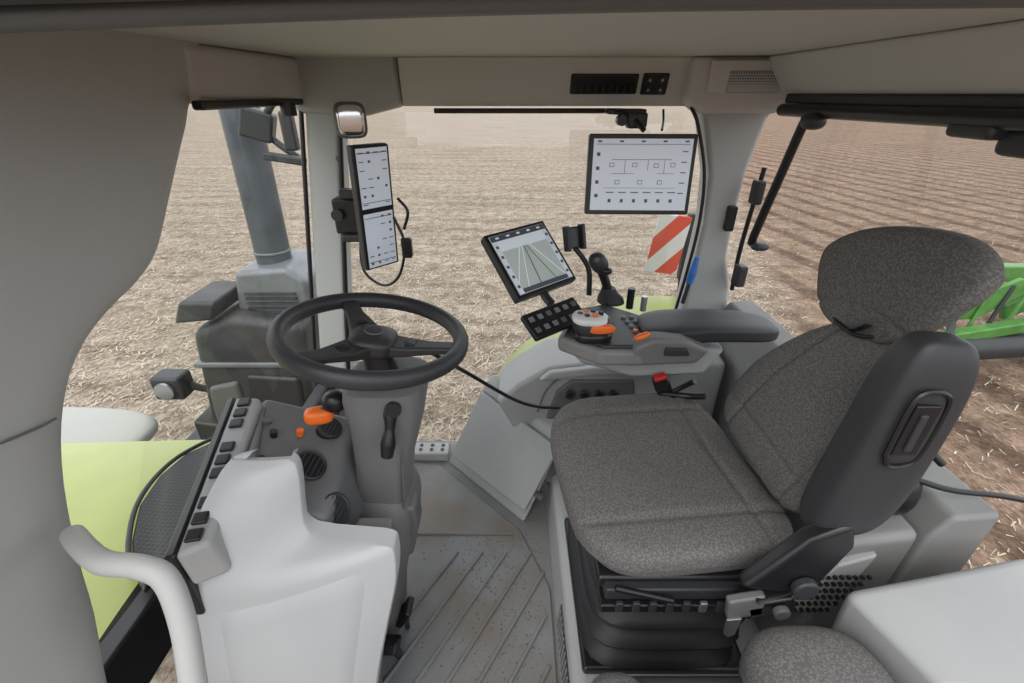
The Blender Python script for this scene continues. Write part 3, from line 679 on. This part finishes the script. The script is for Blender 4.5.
# ---------------- driver's seat ----------------
se=grp('driver_seat')
def gro(t,c,w=.02,d=.006):return d*math.exp(-((t-c)/w)**2)
cR=math.radians(6)
def cush(x,y,z):
    px=x*.245;py=y*.285;pz=z*.062
    if x<0: py*=1-.14*x*x*x*x
    if z>0:
        pz+=.016*abs(y)**3-.02*max(0,-x-.35)**1.5
        pz-=gro(abs(y),.66,.03,.007)+ (gro(x,.62,.03,.006))
        pz-=.012*math.exp(-((x-.1)/.5)**2-(y/.4)**2)
    else:
        k=.93; px*=k;py*=k
    c,s=math.cos(cR),math.sin(cR)
    return (.365+px*c-py*s,.892+px*s+py*c,.625+pz)
warp('cushion',64,cush,M_fab,se,5)
def back(x,y,z):
    h=(z+1)/2
    wv=.212-.02*h-.12*max(0,h-.45)**1.3/.55
    pz=.70+.412*h
    cx=.612+.27*(pz-.72)
    d=.046-.010*h
    px=cx+x*d
    if x<0:
        px-=.018*abs(y)**3
        px+=gro(abs(y),.62,.03,.008)+gro(h,.22,.015,.005)
    return (px,.855-.09*h+y*wv,pz)
warp('backrest',60,back,M_fab,se,4)
def headr(x,y,z):
    h=(z+1)/2
    wv=.062+.122*min(1,h*1.25)**.75
    yy=y*wv
    px=.706+x*.036+.035*h-.03*abs(y)**2
    if x<0: px+=gro(h,.28,.02,.004)
    return (px-yy*.05,.812+yy,1.182+z*.107-yy*.14-.02*y*y)
warp('headrest',50,headr,M_fab,se,3.2)
tube('headrest_edge',[(.678,.895,1.105),(.672,.86,1.085),(.672,.80,1.083),(.680,.755,1.10)],.004,M_black,se,n=8)
def shellb(x,y,z):
    h=(z+1)/2;wv=.19-.02*h-.10*max(0,h-.45);pz=.68+.41*h
    return (.655+.22*(pz-.72)+x*.030,.87-.09*h+y*wv,pz)
warp('back_shell',16,shellb,M_dark,se,4)
tube('headrest_strap',[(.680,.835,1.075),(.672,.80,1.095),(.668,.775,1.115)],.008,M_black,se,flat=.4)
def armr(x,y,z):
    h=(z+1)/2
    return (.612+.015*h-.02*(1-h)**3+x*(.060-.008*h), .592+y*(.038+.006*(1-h))-x*.01, .785+.405*h-x*.02*(1-h)*-1)
warp('armrest_folded',24,armr,M_dark,se,4)
tube('armrest_groove',[(.585,.549,1.00),(.588,.551,1.09),(.60,.552,1.115),(.630,.551,1.115),(.642,.550,1.09),(.638,.549,1.00),(.62,.548,.98),(.595,.548,.98),(.585,.549,1.00)],.004,M_black,se,n=6)
prism('armrest_recess',[(.593,.556,1.00),(.632,.556,1.00),(.634,.556,1.095),(.596,.556,1.095)],(0,-.008,0),M_black,se,.003)
box('armrest_tab',(.612,.549,1.045),(.012,.010,.07),M_dark,se,.003)
prism('hinge_plate',[(.44,.585,.66),(.58,.585,.64),(.62,.585,.78),(.60,.585,.84),(.53,.585,.80),(.48,.585,.72)],(0,-.035,0),M_black,se,.012)
cyl('recliner_knob',(.55,.55,.68),(.55,.53,.68),.024,M_dark,se,bevel=.006)
cyl('recliner_bolt',(.53,.55,.60),(.53,.535,.60),.016,M_mid,se,bevel=.004)
box('seat_pan',(.385,.87,.565),(.40,.48,.03),M_black,se,.01)
box('slide_upper',(.39,.63,.55),(.38,.04,.035),M_dark,se,.006)
box('slide_lower',(.39,.625,.515),(.40,.05,.025),M_black,se,.006)
for i in range(7):box('slide_tooth_%d'%i,(.23+i*.036,.598,.53),(.016,.01,.03),M_steel if i==5 else M_dark,se,.003)
box('adj_lever',(.52,.58,.585),(.10,.05,.05),M_black,se,.01,rot=(0,-.3,0))
prism('belt_buckle',[(.43,.555,.61),(.50,.555,.63),(.51,.555,.57),(.44,.555,.55)],(0,.02,0),M_col,se,.006)
prism('belt_tongue',[(.435,.55,.56),(.465,.55,.565),(.463,.55,.51),(.45,.55,.50),(.44,.55,.51)],(0,.006,0),M_steel,se,.002)
tube('belt_webbing',[(.48,.56,.62),(.56,.58,.63),(.62,.62,.62)],.014,M_black,se,flat=.25)
cyl('cross_rod',(.22,.61,.575),(.34,.595,.555),.007,M_black,se)
cyl('front_rod',(.175,.70,.59),(.165,.95,.59),.007,M_steel,se)
bm=bmesh.new();R=[]
for i in range(31):
    f=i/30;z=.20+.29*f;d=.0 if i in(0,30) else .018*math.sin(f*math.pi*2*3.5)
    r=[];e=6
    for j in range(56):
        a=2*math.pi*j/56;c,s=math.cos(a),math.sin(a);k=(abs(c)**e+abs(s)**e)**(-1/e)
        r.append(bm.verts.new((.385+(.178+d+.03*(.5-z))*c*k,.87+(.222+d)*s*k,z)))
    R.append(r)
for i in range(len(R)-1):
    for j in range(56):bm.faces.new((R[i][j],R[i][(j+1)%56],R[i+1][(j+1)%56],R[i+1][j]))
bm.faces.new(R[0][::-1]);bm.faces.new(R[-1]);finish(bm,'bellows',M_rub,se,0)
box('base_plate',(.39,.87,.20),(.42,.48,.03),M_black,se,.01)
box('buckle_stalk',(.465,1.165,.70),(.045,.02,.06),M_black,se,.006,rot=(0,-.35,0))
box('buckle_body',(.445,1.155,.735),(.042,.03,.05),M_black,se,.008,rot=(0,-.35,0))
box('buckle_release',(.436,1.145,.762),(.036,.026,.012),M_red,se,.003,rot=(0,-.35,0))
tube('side_lever',[(.49,1.17,.69),(.52,1.16,.72),(.54,1.14,.75)],.009,M_black,se)
tube('side_lever_b',[(.45,1.165,.69),(.53,1.15,.69),(.57,1.12,.71)],.010,M_black,se)
pf=grp('seat_platform')
prism('platform_body',[(.14,.25,.0),(.155,.25,.17),(.18,.25,.185),(.80,.25,.185),(.80,.25,0)],(0,1.10,0),M_light,pf,.012)
box('side_grille',(.147,.72,.09),(.006,.26,.09),M_dark,pf,.004,rot=(0,.09,0))
for i in range(12):box('grille_bar_%d'%i,(.1425,.61+i*.02,.09),(.004,.006,.09),M_grey,pf,.001,rot=(0,.09,0))

# passenger seat + rear covers
ps=grp('passenger_seat')
ell('seat_pad',(.52,.37,.60),(.12,.13,.08),M_fab,ps,e=3,n=20)
ell('seat_bolster',(.175,.33,.60),(.06,.10,.055),M_fab,ps,e=2.6,n=16)
box('seat_frame',(.36,.34,.392),(.42,.20,.41),M_dark,ps,.02)
lf=grp('rear_fender_cover')
hexa('cover',[(.67,.35,.186),(1.02,.30,.186),(1.02,.60,.186),(.65,.54,.186)],[(.665,.36,.70),(1.0,.30,.72),(.98,.575,.735),(.60,.52,.71)],M_light,lf,.02)
cv=grp('rear_side_panel')
hexa('cover_side',[(.68,.63,.186),(.82,.63,.186),(.82,.80,.186),(.68,.80,.186)],[(.66,.62,.70),(.82,.62,.73),(.82,.80,.73),(.66,.80,.70)],M_grey,cv,.02)
prism('perf_base',[(.56,.60,.50),(.70,.61,.50),(.74,.61,.68),(.66,.60,.66)],(0,.02,0),M_light,cv,.006)
for i in range(8):
    for j in range(6):
        cyl('perf_%d_%d'%(i,j),(.585+i*.014+j*.010,.603,.515+j*.022),(.585+i*.014+j*.010,.597,.515+j*.022),.0045,M_black,cv,n=8)
rh=grp('rear_hose')
tube('hose',[(.78,.68,.83),(.86,.655,.815),(.98,.65,.80),(1.2,.65,.74)],.006,M_black,rh)
ell('hose_coupler',(.79,.70,.78),(.04,.05,.06),M_black,rh)
ell('hose_coupler_b',(.81,.76,.80),(.03,.04,.06),M_dark,rh)
tube('hose_b',[(.80,.70,.84),(.83,.72,.87),(.87,.70,.84)],.008,M_black,rh)

# ---------------- light, world, camera ----------------
w=bpy.data.worlds.new('overcast');sc.world=w;w.use_nodes=True
nt=w.node_tree;bg=nt.nodes['Background'];bg.inputs[0].default_value=(.93,.965,1,1);bg.inputs[1].default_value=1.75
sd=bpy.data.lights.new('sun','SUN');sd.energy=1.3;sd.angle=math.radians(35);sd.color=(1,.96,.9)
so=bpy.data.objects.new('sun',sd);link(so);so.rotation_euler=(math.radians(35),math.radians(-20),0)
cam=bpy.data.cameras.new('camera');cam.sensor_width=36;cam.lens=460/1024*36;cam.clip_start=.02;cam.clip_end=1500
co_=bpy.data.objects.new('camera',cam);link(co_);co_.location=(0,0,1.5);co_.rotation_euler=(math.radians(61.6),0,0)
sc.camera=co_
sc.view_settings.view_transform='Standard'
